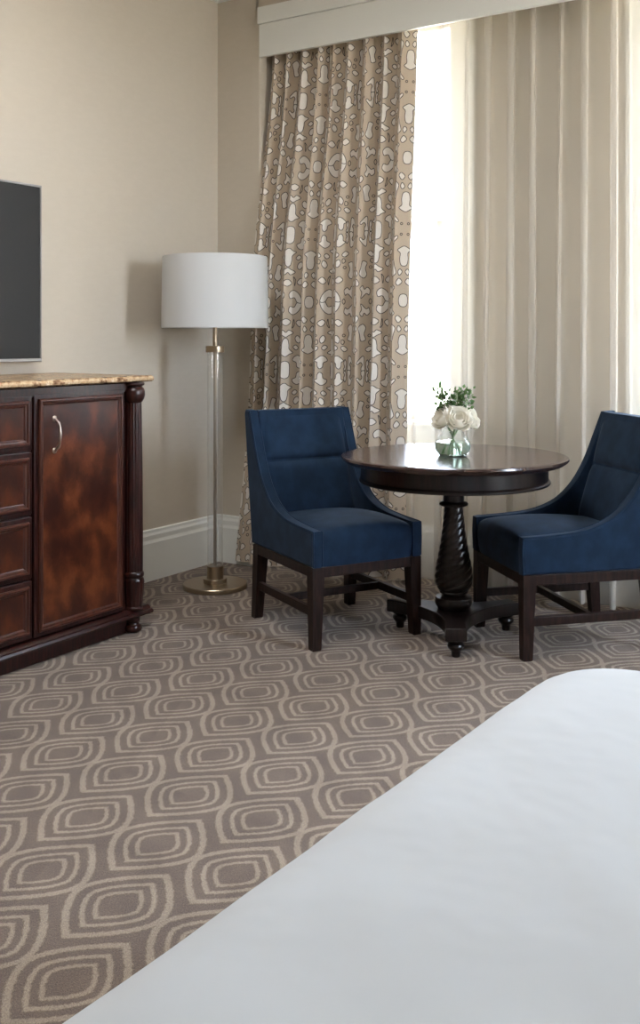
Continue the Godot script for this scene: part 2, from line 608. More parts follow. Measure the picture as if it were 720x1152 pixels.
# ------------------------------------------------------------------ setting
func build_room() -> void:
	# floor
	var fl := MB.new()
	var rows := []
	var uvs := []
	for j in 9:
		var row := PackedVector3Array()
		var ur := PackedVector2Array()
		for i in 9:
			var p := Vector3(-0.2 + (ROOM_X + 0.4) * i / 8.0, 0, -0.7 + (ROOM_Z + 0.9) * (8 - j) / 8.0)
			row.append(p)
			ur.append(carpet_uv(p))
		rows.append(row)
		uvs.append(ur)
	fl.grid(rows, false, uvs)
	structure("floor", fl, M["carpet"], "taupe carpet with a beige ogee pattern")
	structure("subfloor", boxes([[Vector3(-0.2, -0.2, -0.7), Vector3(ROOM_X + 0.2, -0.005, ROOM_Z + 0.2)]]), M["ceiling_paint"], "slab below the carpet").name = "floor_slab"
	structure("ceiling", boxes([[Vector3(-0.2, CEIL, -0.7), Vector3(ROOM_X + 0.2, CEIL + 0.2, ROOM_Z + 0.2)]]), M["ceiling_paint"], "white ceiling")
	structure("wall_left", boxes([[Vector3(-0.2, 0, -0.7), Vector3(0, CEIL, ROOM_Z + 0.2)]]), M["wallpaper"], "beige papered wall behind the television")
	structure("wall_right", boxes([
		[Vector3(ROOM_X, 0, -0.7), Vector3(ROOM_X + 0.2, CEIL, W3[0])], [Vector3(ROOM_X, 0, W3[1]), Vector3(ROOM_X + 0.2, CEIL, ROOM_Z + 0.2)],
		[Vector3(ROOM_X, 0, W3[0]), Vector3(ROOM_X + 0.2, WIN_SILL, W3[1])], [Vector3(ROOM_X, WIN_HEAD, W3[0]), Vector3(ROOM_X + 0.2, CEIL, W3[1])]]), M["wallpaper"], "beige papered wall with a window, outside the picture")
	structure("wall_front", boxes([[Vector3(0, 0, ROOM_Z), Vector3(ROOM_X, CEIL, ROOM_Z + 0.2)]]), M["wallpaper"], "beige papered wall behind the camera")
	# window wall: piers beside the recess, lintel above, thin back wall with two window openings
	var r := 0.012
	var wb := MB.new()
	wb.rbox(Vector3((REC0 - 0.2) / 2, CEIL / 2, -0.3), Vector3(REC0 + 0.2, CEIL + 0.02, 0.6), r, 2)
	wb.rbox(Vector3((REC1 + ROOM_X + 0.2) / 2, CEIL / 2, -0.3), Vector3(ROOM_X + 0.2 - REC1, CEIL + 0.02, 0.6), r, 2)
	wb.rbox(Vector3((REC0 + REC1) / 2, (REC_H + CEIL) / 2 + 0.01, -0.3), Vector3(REC1 - REC0 + 0.06, CEIL - REC_H + 0.02, 0.6), 0.004)
	var zb0 := -0.6
	var zb1 := -REC_D
	for s in [[REC0 - 0.02, W1[0], 0.0, REC_H + 0.05], [W1[1], W2[0], 0.0, REC_H + 0.05], [W2[1], REC1 + 0.02, 0.0, REC_H + 0.05]]:
		wb.rbox(Vector3((s[0] + s[1]) / 2, (s[2] + s[3]) / 2, (zb0 + zb1) / 2), Vector3(s[1] - s[0], s[3] - s[2], zb1 - zb0), 0.001)
	for win in [W1, W2]:
		wb.rbox(Vector3((win[0] + win[1]) / 2, WIN_SILL / 2, (zb0 + zb1) / 2), Vector3(win[1] - win[0], WIN_SILL, zb1 - zb0), 0.001)
		wb.rbox(Vector3((win[0] + win[1]) / 2, (WIN_HEAD + REC_H + 0.05) / 2, (zb0 + zb1) / 2), Vector3(win[1] - win[0], REC_H + 0.05 - WIN_HEAD, zb1 - zb0), 0.001)
	structure("wall_back", wb, M["wallpaper"], "beige papered window wall with a deep recess")
	# skirting: stepped board with a sloping cap
	var prof := [Vector2(0, 0), Vector2(0.026, 0), Vector2(0.026, 0.185), Vector2(0.022, 0.192), Vector2(0.019, 0.2), Vector2(0.019, 0.222), Vector2(0.013, 0.234), Vector2(0.012, 0.246), Vector2(0.0, 0.25)]
	skirting("baseboard_left", prof, Vector3(0, 0, ROOM_Z), Vector3(0, 0, 0.026), "white skirting board along the television wall")
	skirting("baseboard_back", prof, Vector3(0.0, 0, 0), Vector3(REC0, 0, 0), "white skirting board on the pier beside the curtain")
	skirting("baseboard_recess", prof, Vector3(REC0, 0, -REC_D), Vector3(REC1, 0, -REC_D), "white skirting board behind the sheer curtain")
	skirting("baseboard_right", prof, Vector3(ROOM_X, 0, 0), Vector3(ROOM_X, 0, ROOM_Z), "white skirting board behind the bed")
	var crown := [Vector2(0, 3.005), Vector2(0.012, 3.01), Vector2(0.016, 3.03), Vector2(0.03, 3.06), Vector2(0.055, 3.085), Vector2(0.085, 3.1), Vector2(0.09, 3.13), Vector2(0, 3.13)]
	skirting("trim_1", crown, Vector3(0, 0, ROOM_Z), Vector3(0, 0, 0), "white ceiling moulding above the television wall")
	skirting("trim_2", crown, Vector3(0, 0, 0), Vector3(ROOM_X, 0, 0), "white ceiling moulding above the window wall")
	build_window("window_1", W1, Vector3(W1[0], 0, -REC_D), 0.0, "tall white sash window beside the patterned curtain")
	build_window("window_2", W2, Vector3(W2[0], 0, -REC_D), 0.0, "tall white sash window behind the right chair, mostly outside the picture")
	build_window("window_3", W3, Vector3(ROOM_X, 0, W3[0]), -PI / 2, "wide white sash window in the right wall, outside the picture")

const W1 := [0.62, 1.245]
const W2 := [2.255, 2.94]
const W3 := [0.9, 1.6]
const WIN_SILL := 0.66
const WIN_HEAD := 2.84

# profile of (distance from the wall, height) swept from a to b; the wall is on the left going a -> b
func skirting(called: String, prof: Array, a: Vector3, b: Vector3, label: String) -> void:
	var out := (b - a).normalized().cross(Vector3.UP)
	var m := MB.new()
	for i in prof.size() - 1:
		var p: Vector2 = prof[i]
		var q: Vector2 = prof[i + 1]
		m.quad(a + out * p.x + Vector3.UP * p.y, b + out * p.x + Vector3.UP * p.y, b + out * q.x + Vector3.UP * q.y, a + out * q.x + Vector3.UP * q.y)
	structure(called, m, M["white_paint"], label)

func build_window(called: String, w: Array, at: Vector3, turn: float, label: String) -> void:
	var o := Node3D.new()
	o.name = called
	add_child(o, true)
	o.set_meta("kind", "structure")
	o.set_meta("label", label)
	o.position = at
	o.rotation.y = turn
	var ww: float = w[1] - w[0]
	var c := MB.new()      # casing on the wall, about the opening
	c.frame(-0.135, WIN_SILL - 0.02, ww + 0.135, WIN_HEAD + 0.1, [Vector2(0, 0), Vector2(0, 0.03), Vector2(0.02, 0.034), Vector2(0.03, 0.022), Vector2(0.1, 0.018), Vector2(0.12, 0.024), Vector2(0.135, 0.02), Vector2(0.135, -0.1)])
	obj("casing", c, M["white_paint"], o)
	obj("sill", boxes([[Vector3(-0.15, WIN_SILL - 0.035, -0.16), Vector3(ww + 0.15, WIN_SILL, 0.05)]], 0.008), M["white_paint"], o)
	var half := 1.76
	for k in 2:
		var y0: float = [WIN_SILL, half - 0.0][k]
		var y1: float = [half + 0.045, WIN_HEAD][k]
		var z: float = [-0.125, -0.165][k]
		var s := MB.new()
		var bottom: float = [0.14, 0.045][k]
		s.rbox(Vector3(0.0225, (y0 + y1) / 2, z), Vector3(0.045, y1 - y0, 0.035), 0.004)
		s.rbox(Vector3(ww - 0.0225, (y0 + y1) / 2, z), Vector3(0.045, y1 - y0, 0.035), 0.004)
		s.rbox(Vector3(ww / 2, y0 + bottom / 2, z), Vector3(ww - 0.09, bottom, 0.034), 0.004)
		s.rbox(Vector3(ww / 2, y1 - 0.0225, z), Vector3(ww - 0.09, 0.045, 0.034), 0.004)
		var sash := obj("sash", s, M["white_paint"], o)
		var g := MB.new()
		g.quad(Vector3(0.045, y0 + bottom, z), Vector3(ww - 0.045, y0 + bottom, z), Vector3(ww - 0.045, y1 - 0.045, z), Vector3(0.045, y1 - 0.045, z))
		obj("pane", g, M["window_glass"], sash)

# ------------------------------------------------------------------ pelmet, curtains
func build_pelmet() -> void:
	var o := thing("window_pelmet", "white painted pelmet box above the curtains", "pelmet", Vector3(REC0, 0, 0))
	var w := REC1 - REC0
	obj("front_board", boxes([[Vector3(0.0, 2.669, -0.012), Vector3(w, 2.84, 0.012)]], 0.003), M["white_paint"], o)
	obj("top_moulding", boxes([[Vector3(-0.006, 2.841, -0.012), Vector3(w + 0.006, 2.93, 0.02)]], 0.004), M["white_paint"], o)

func build_drape() -> void:
	var rng := RandomNumberGenerator.new()
	rng.seed = 77
	var folds := 9
	var cols := 330
	var nr := 46
	var wid := []
	var total := 0.0
	for k in folds:
		var a := rng.randf_range(0.65, 1.4)
		wid.append(a)
		total += a
	var amp_top := []
	var amp_bot := []
	for k in folds + 1:
		amp_top.append(rng.randf_range(0.02, 0.036))
		amp_bot.append(rng.randf_range(0.014, 0.046))
	amp_bot[0] = 0.004
	amp_top[0] = 0.01
	amp_bot[1] = 0.02
	var bounds := [0.0]
	var acc := 0.0
	for k in folds:
		acc += wid[k] / total
		bounds.append(acc)
	# arc length along the cloth, from the fold shape halfway down
	var rows := []
	var y_top := 2.80
	var y_bot := 0.028
	for r in nr:
		var f := float(r) / (nr - 1)               # 0 bottom, 1 top
		var row := PackedVector3Array()
		var y := lerpf(y_bot, y_top, f)
		var down := 1.0 - f
		var x0 := 0.312 - 0.05 * smoothstep(0.0, 0.5, down) - 0.1 * pow(down, 2.5)
		var x1 := lerpf(1.165, 1.125, down)
		for c in cols:
			var s := float(c) / (cols - 1)
			var k := 0
			while k < folds - 1 and s > bounds[k + 1]:
				k += 1
			var q: float = (s - bounds[k]) / (bounds[k + 1] - bounds[k])
			var a: float = lerpf(amp_bot[k], amp_bot[k + 1], q)
			var at: float = lerpf(amp_top[k], amp_top[k + 1], q)
			var amp: float = lerpf(at, a, smoothstep(0.0, 1.0, down))
			var ph := TAU * (k + q)
			var zz := -amp * cos(ph) + 0.006 * sin(ph * 0.37 + 4.0 * down)
			var xx := lerpf(x0, x1, s) - 0.007 * sin(2.0 * ph) + 0.012 * sin(3.0 * down + s * 9.0) * down
			row.append(Vector3(xx, y, -0.07 + (lerpf(0.1, 0.045, s) + lerpf(0.035, 0.0, s) * smoothstep(0.7, 1.0, down)) * smoothstep(0.0, 0.5, down) + zz))
		# the edge turns back round the pier into the recess
		var turn := PackedVector3Array()
		for k in 7:
			turn.append(Vector3(maxf(0.297, row[0].x + 0.008), y, -0.25 + (0.26 if row[0].x < 0.285 else 0.18) * k / 7.0))
		var edge := Vector3(row[0].x + 0.004, y, row[0].z - 0.006)
		turn.append(Vector3(0.296, y, 0.008).lerp(edge, 0.0 if row[0].x < 0.285 else 1.0))
		turn.append_array(row)
		rows.append(turn)
	cols += 8
	var mid: PackedVector3Array = rows[nr - 8]
	var arc := PackedFloat32Array([0.0])
	for c in range(1, cols):
		arc.append(arc[c - 1] + mid[c].distance_to(mid[c - 1]))
	var uvs := []
	for r in nr:
		var ur := PackedVector2Array()
		for c in cols:
			ur.append(Vector2(arc[c] / 0.38, -rows[r][c].y / 0.69))
		uvs.append(ur)
	var o := thing("patterned_curtain", "tan curtain with grey outlined arabesque print, gathered left of the window", "curtain")
	var b := MB.new()
	b.grid(rows, false, uvs)
	obj("cloth", b, M["drape"], o)
	var hem := MB.new()
	var pts := []
	for c in range(0, cols, 2):
		pts.append(rows[0][c] + Vector3(0, 0.0, 0))
	hem.tube(pts, 0.0025, 5)
	obj("hem", hem, M["drape"], o)
	# the track above
	var tr := MB.new()
	tr.rbox(Vector3((REC0 + REC1) / 2, 2.83, -0.075), Vector3(REC1 - REC0 - 0.02, 0.03, 0.03), 0.004)
	tag(obj("curtain_track", tr, M["white_paint"]), "white curtain track hidden behind the pelmet", "track")

func build_sheer() -> void:
	var rng := RandomNumberGenerator.new()
	rng.seed = 5
	var pleats := 17
	var cols := 420
	var nr := 30
	var x0 := 0.98
	var x1 := 3.12
	var am := []
	var wd := []
	var tot := 0.0
	for k in pleats + 1:
		am.append(rng.randf_range(0.016, 0.034))
		var a := rng.randf_range(0.75, 1.25)
		wd.append(a)
		if k < pleats:
			tot += a
	var bd := [0.0]
	var acc := 0.0
	for k in pleats:
		acc += wd[k] / tot
		bd.append(acc)
	var rows := []
	for r in nr:
		var f := float(r) / (nr - 1)
		var row := PackedVector3Array()
		for c in cols:
			var s := float(c) / (cols - 1)
			var k := 0
			while k < pleats - 1 and s > bd[k + 1]:
				k += 1
			var q: float = (s - bd[k]) / (bd[k + 1] - bd[k])
			var amp: float = lerpf(am[k], am[k + 1], q) * lerpf(1.25, 0.9, f)
			var ph := TAU * (k + q)
			# narrow pinch pleats, flat cloth between: the pleat doubles back on itself
			var pinch := pow(0.5 + 0.5 * cos(ph), 3.0)
			var zz := amp * (2.0 * pinch - 0.5) + 0.006 * sin(ph * 0.61 + 3.0 * f)
			var xx := lerpf(x0, x1, s) - 0.052 * sin(ph) * (0.35 + 0.65 * pinch)  + 0.006 * sin(2.2 * f + k * 1.7)
			row.append(Vector3(xx, lerpf(0.022, 2.82, f), -0.165 + zz + 0.035 * (1.0 - f)))
		rows.append(row)
	var o := thing("sheer_curtain", "cream sheer voile curtain hanging in pleats behind the table", "curtain")
	var b := MB.new()
	b.grid(rows)
	obj("cloth", b, M["sheer_voile"], o)
	var hem := MB.new()
	var hr := []
	for r in 2:
		var row := PackedVector3Array()
		for c in cols:
			row.append(rows[0][c] + Vector3(0, 0.11 * r, 0.0015))
		hr.append(row)
	hem.grid(hr)
	obj("hem", hem, M["sheer_voile"], o)

# ------------------------------------------------------------------ sideboard, television
func panel_front(called: String, z0: float, z1: float, y0: float, y1: float, parent: Node3D) -> Node3D:
	# built in its own xy plane, then turned to face +x; z1 > z0 in the room
	var w := z1 - z0
	var h := y1 - y0
	var body := MB.new()
	body.rbox(Vector3(w / 2, h / 2, 0.004), Vector3(w, h, 0.022), 0.003)
	var o := obj(called, body, M["mahogany"], parent)
	o.position = Vector3(0.541, y0, z1)
	o.rotation.y = PI / 2
	var mo := MB.new()
	mo.frame(0.018, 0.018, w - 0.018, h - 0.018, [Vector2(0, 0.012), Vector2(0.0, 0.023), Vector2(0.004, 0.027), Vector2(0.009, 0.027), Vector2(0.012, 0.022), Vector2(0.018, 0.021), Vector2(0.022, 0.017), Vector2(0.025, 0.0155)])
	obj("moulding", mo, M["mahogany_moulding"], o)
	var pn := MB.new()
	pn.rbox(Vector3(w / 2, h / 2, 0.0148), Vector3(w - 0.08, h - 0.08, 0.002), 0.0008)
	obj("veneer_panel", pn, M["burl_veneer"], o)
	return o

func bail_handle(at: Vector3, parent: Node, length := 0.12) -> void:
	var b := MB.new()
	var pts := []
	var rad := []
	for i in 25:
		var t := -1.0 + i / 12.0
		pts.append(at + Vector3(0, t * length / 2, 0.03 * (1.0 - pow(absf(t), 4.0))))
		rad.append(0.0042 + 0.0022 * exp(-pow(t * 4.0, 2)) + 0.0025 * exp(-pow((absf(t) - 0.72) * 14.0, 2)) + 0.002 * smoothstep(0.85, 1.0, absf(t)))
	b.tube(pts, rad, 10)
	for s in [-1.0, 1.0]:
		b.xf = Transform3D(Basis(Vector3.RIGHT, PI / 2), at + Vector3(0, s * length / 2, 0))
		b.lathe([Vector2(0.0, 0.004), Vector2(0.008, 0.003), Vector2(0.011, 0.0), Vector2(0.011, -0.002)], 16)
		b.xf = Transform3D()
	obj("handle", b, M["antique_silver"], parent).set_meta("label", "antique silver bail handle")

func build_sideboard() -> void:
	var o := thing("sideboard", "dark mahogany sideboard with burl door and fluted corner column under the television", "sideboard", Vector3.ZERO)
	var z0 := 1.2
	var z1 := 2.99
	var cab := MB.new()
	cab.rbox(Vector3(0.285, 0.545, (z0 + z1) / 2), Vector3(0.51, 0.95, z1 - z0 - 0.03), 0.004)
	obj("carcass", cab, M["mahogany"], o)
	var fr := MB.new()
	fr.rbox(Vector3(0.29, 1.0, (z0 + z1) / 2), Vector3(0.53, 0.038, z1 - z0 + 0.02), 0.006)
	obj("frieze", fr, M["mahogany"], o)
	var d := panel_front("door", 1.290, 1.758, 0.098, 0.992, o)
	bail_handle(Vector3(1.758 - 1.662, 0.838 - 0.098, 0.018), d)
	d = panel_front("door", 2.44, 2.905, 0.098, 0.992, o)
	bail_handle(Vector3(0.34, 0.838 - 0.098, 0.018), d)
	var ys := [0.098, 0.318, 0.551, 0.786, 0.992]
	for k in 4:
		var e := panel_front("drawer", 1.768, 2.43, ys[k] + 0.004, ys[k + 1] - 0.004, o)
		var hb := MB.new()
		hb.xf = Transform3D(Basis(Vector3.BACK, PI / 2), Vector3(0.33, (ys[k + 1] - ys[k]) / 2, 0.018))
		var pts := []
		for i in 13:
			var t := -1.0 + i / 6.0
			pts.append(Vector3(0, t * 0.055, 0.028 * (1.0 - pow(absf(t), 4.0))))
		hb.tube(pts, 0.0048, 10)
		obj("handle", hb, M["antique_silver"], e)
	# plinth and base moulding
	var pl := MB.new()
	pl.rbox(Vector3(0.28, 0.031, (z0 + z1) / 2), Vector3(0.54, 0.062, z1 - z0 - 0.14), 0.004)
	obj("plinth", pl, M["mahogany"], o)
	var bm := MB.new()
	var prof := PackedVector2Array([Vector2(0.02, 0.058), Vector2(0.565, 0.058), Vector2(0.582, 0.062), Vector2(0.586, 0.07), Vector2(0.58, 0.078), Vector2(0.57, 0.08), Vector2(0.562, 0.09), Vector2(0.552, 0.094), Vector2(0.02, 0.094)])
	bm.prism(prof, z0 - 0.055, z1 + 0.055, 0.006, 2)
	obj("base_moulding", bm, M["mahogany"], o)
	for zc in [1.236, 2.954]:
		var c := MB.new()
		c.xf = Transform3D(Basis(), Vector3(0.556, 0, zc))
		c.lathe([Vector2(0.0, 0.245), Vector2(0.037, 0.245), Vector2(0.0375, 0.4), Vector2(0.0365, 0.6), Vector2(0.034, 0.8), Vector2(0.032, 0.94), Vector2(0.0, 0.94)], 108, 1)
		var col := obj("column", c, M["mahogany"], o)
		var ca := MB.new()
		ca.xf = c.xf
		ca.lathe([Vector2(0.03, 0.934), Vector2(0.034, 0.938), Vector2(0.042, 0.95), Vector2(0.0465, 0.966), Vector2(0.046, 0.982), Vector2(0.041, 0.994), Vector2(0.033, 1.0), Vector2(0.033, 1.003), Vector2(0.042, 1.006), Vector2(0.044, 1.011), Vector2(0.042, 1.018), Vector2(0.0, 1.018)], 36)
		obj("capital", ca, M["mahogany"], col)
		var cup := MB.new()
		cup.xf = c.xf
		cup.lathe([Vector2(0.0, 0.092), Vector2(0.035, 0.092), Vector2(0.037, 0.1), Vector2(0.034, 0.106), Vector2(0.036, 0.12), Vector2(0.038, 0.15), Vector2(0.041, 0.18), Vector2(0.043, 0.205), Vector2(0.0405, 0.216), Vector2(0.036, 0.222), Vector2(0.04, 0.226), Vector2(0.042, 0.234), Vector2(0.04, 0.242), Vector2(0.036, 0.247), Vector2(0.0, 0.247)], 84, 2)
		obj("column_base", cup, M["mahogany"], col)
		var ft := MB.new()
		ft.xf = Transform3D(Basis(), Vector3(0.556, 0, zc + (0.006 if zc < 2 else -0.006)))
		ft.lathe([Vector2(0.0, 0.0), Vector2(0.026, 0.0), Vector2(0.036, 0.008), Vector2(0.038, 0.018), Vector2(0.034, 0.028), Vector2(0.026, 0.033), Vector2(0.024, 0.04), Vector2(0.029, 0.046), Vector2(0.029, 0.058), Vector2(0.0, 0.06)], 28)
		obj("bun_foot", ft, M["mahogany"], o)
		# carved leaf brackets on the outer side of the column
		var sg := -1.0 if zc < 2 else 1.0
		for lf in [[0.955, 0.05, 0.012], [0.62, 0.045, 0.006], [0.15, 0.07, 0.01]]:
			var b := MB.new()
			b.xf = Transform3D(Basis(), Vector3(0.53, lf[0], zc + sg * 0.036))
			var ro := []
			for i in 9:
				var t := -1.0 + i / 4.0
				var row := PackedVector3Array()
				for kk in 13:
					var a := TAU * kk / 12.0
					var q: float = sqrt(maxf(0.0, 1.0 - t * t))
					row.append(Vector3(0.022 * q * sin(a), lf[1] * t * 0.6, (lf[2] * q) * cos(a)))
				ro.append(row)
			b.grid(ro)
			obj("carved_leaf", b, M["mahogany"], col)
	# marble top: a separate slab
	var mt := MB.new()
	var pr := PackedVector2Array([Vector2(0.004, 1.02), Vector2(0.578, 1.02), Vector2(0.586, 1.025), Vector2(0.588, 1.033), Vector2(0.584, 1.041), Vector2(0.575, 1.045), Vector2(0.004, 1.045)])
	mt.prism(pr, z0 - 0.055, z1 + 0.055, 0.008, 3)
	tag(obj("marble_top", mt, M["brown_marble"]), "brown veined marble slab on top of the sideboard", "marble top")

func build_tv() -> void:
	var o := thing("television", "black flat television with thin silver bezel above the sideboard", "television", Vector3(0.0, 1.097, 2.635), PI / 2)
	var w := 1.355
	var h := 0.76
	var b := MB.new()
	b.rbox(Vector3(w / 2, h / 2, 0.045), Vector3(w - 0.012, h - 0.012, 0.024), 0.006, 2)
	b.rbox(Vector3(w / 2, h / 2, 0.017), Vector3(0.5, 0.4, 0.033), 0.006)
	obj("back_housing", b, M["tv_back"], o)
	var f := MB.new()
	f.frame(0, 0, w, h, [Vector2(0.004, 0.034), Vector2(0, 0.038), Vector2(0, 0.058), Vector2(0.002, 0.061), Vector2(0.008, 0.061), Vector2(0.0095, 0.057)])
	f.rbox(Vector3(w / 2, 0.008, 0.0575), Vector3(w - 0.006, 0.014, 0.008), 0.002)
	obj("bezel", f, M["silver_bezel"], o)
	var s := MB.new()
	s.rbox(Vector3(w / 2, h / 2 + 0.003, 0.0565), Vector3(w - 0.018, h - 0.022, 0.003), 0.001)
	obj("screen", s, M["tv_screen"], o)

# ------------------------------------------------------------------ floor lamp
func build_lamp() -> void:
	var o := thing("floor_lamp", "floor lamp with white drum shade and clear glass stem in the corner", "lamp", Vector3(0.373, 0, 0.484))
	var b := MB.new()
	b.lathe([Vector2(0.0, 0.0), Vector2(0.15, 0.0), Vector2(0.154, 0.003), Vector2(0.154, 0.02), Vector2(0.151, 0.024), Vector2(0.0, 0.025)], 64)
	obj("base", b, M["brushed_nickel"], o)
	var s := MB.new()
	s.lathe([Vector2(0.0, 0.024), Vector2(0.056, 0.024), Vector2(0.057, 0.026), Vector2(0.057, 0.043), Vector2(0.055, 0.046), Vector2(0.041, 0.046), Vector2(0.04, 0.05), Vector2(0.041, 0.104), Vector2(0.04, 0.106), Vector2(0.0, 0.106)], 48)
	obj("socket", s, M["brushed_nickel"], o)
	var g := MB.new()
	g.lathe([Vector2(0.038, 0.106), Vector2(0.038, 1.13)], 48)
	g.lathe([Vector2(0.0345, 1.13), Vector2(0.0345, 0.106)], 48)
	g.lathe([Vector2(0.038, 1.13), Vector2(0.0345, 1.13)], 48)
	g.lathe([Vector2(0.0345, 0.106), Vector2(0.038, 0.106)], 48)
	obj("glass_tube", g, M["clear_glass"], o).set_meta("label", "clear glass tube")
	var r := MB.new()
	r.lathe([Vector2(0.0075, 0.1), Vector2(0.0075, 1.14)], 20)
	obj("rod", r, M["brushed_nickel"], o)
	var c := MB.new()
	c.lathe([Vector2(0.0, 1.13), Vector2(0.044, 1.13), Vector2(0.045, 1.132), Vector2(0.045, 1.158), Vector2(0.043, 1.161), Vector2(0.012, 1.162), Vector2(0.0105, 1.166), Vector2(0.0105, 1.3), Vector2(0.016, 1.302), Vector2(0.016, 1.36), Vector2(0.0, 1.36)], 40)
	obj("collar", c, M["brushed_nickel"], o)
	var kn := MB.new()
	kn.xf = Transform3D(Basis(Vector3.RIGHT, PI / 2).rotated(Vector3.UP, 0.55), Vector3(0, 1.185, 0))
	kn.lathe([Vector2(0.0, -0.002), Vector2(0.004, 0.0), Vector2(0.004, 0.022), Vector2(0.006, 0.024), Vector2(0.005, 0.03), Vector2(0.0, 0.031)], 12)
	obj("switch", kn, M["brushed_nickel"], o)
	var sh := MB.new()
	sh.lathe([Vector2(0.2555, 1.247), Vector2(0.2565, 1.249), Vector2(0.251, 1.587), Vector2(0.2495, 1.589), Vector2(0.247, 1.586), Vector2(0.2525, 1.249), Vector2(0.2555, 1.247)], 96, 0, 1.2)
	obj("shade", sh, M["shade_linen"], o).set_meta("label", "white linen drum shade")
	var sp := MB.new()
	for k in 3:
		var a := TAU * k / 3.0
		sp.tube([Vector3(0.012 * sin(a), 1.34, 0.012 * cos(a)), Vector3(0.249 * sin(a), 1.34, 0.249 * cos(a))], 0.002, 6)
	obj("shade_spider", sp, M["brushed_nickel"], o)
	var bu := MB.new()
	bu.lathe([Vector2(0.013, 1.36), Vector2(0.014, 1.375), Vector2(0.026, 1.405), Vector2(0.03, 1.425), Vector2(0.026, 1.447), Vector2(0.013, 1.46), Vector2(0.0, 1.462)], 24)
	obj("bulb", bu, M["shade_linen"], o)

# ------------------------------------------------------------------ chairs
func catmull(pts: Array, cuts := 6) -> PackedVector2Array:
	var o := PackedVector2Array()
	var m := pts.size()
	for i in m - 1:
		var p0: Vector2 = pts[maxi(i - 1, 0)]
		var p3: Vector2 = pts[mini(i + 2, m - 1)]
		for k in cuts:
			o.append(pts[i].cubic_interpolate(pts[i + 1], p0, p3, float(k) / cuts))
	o.append(pts[m - 1])
	return o

const HW := 0.25      # half width of the chair
const ZF := 0.288      # front
const ZR := -0.255    # rear legs

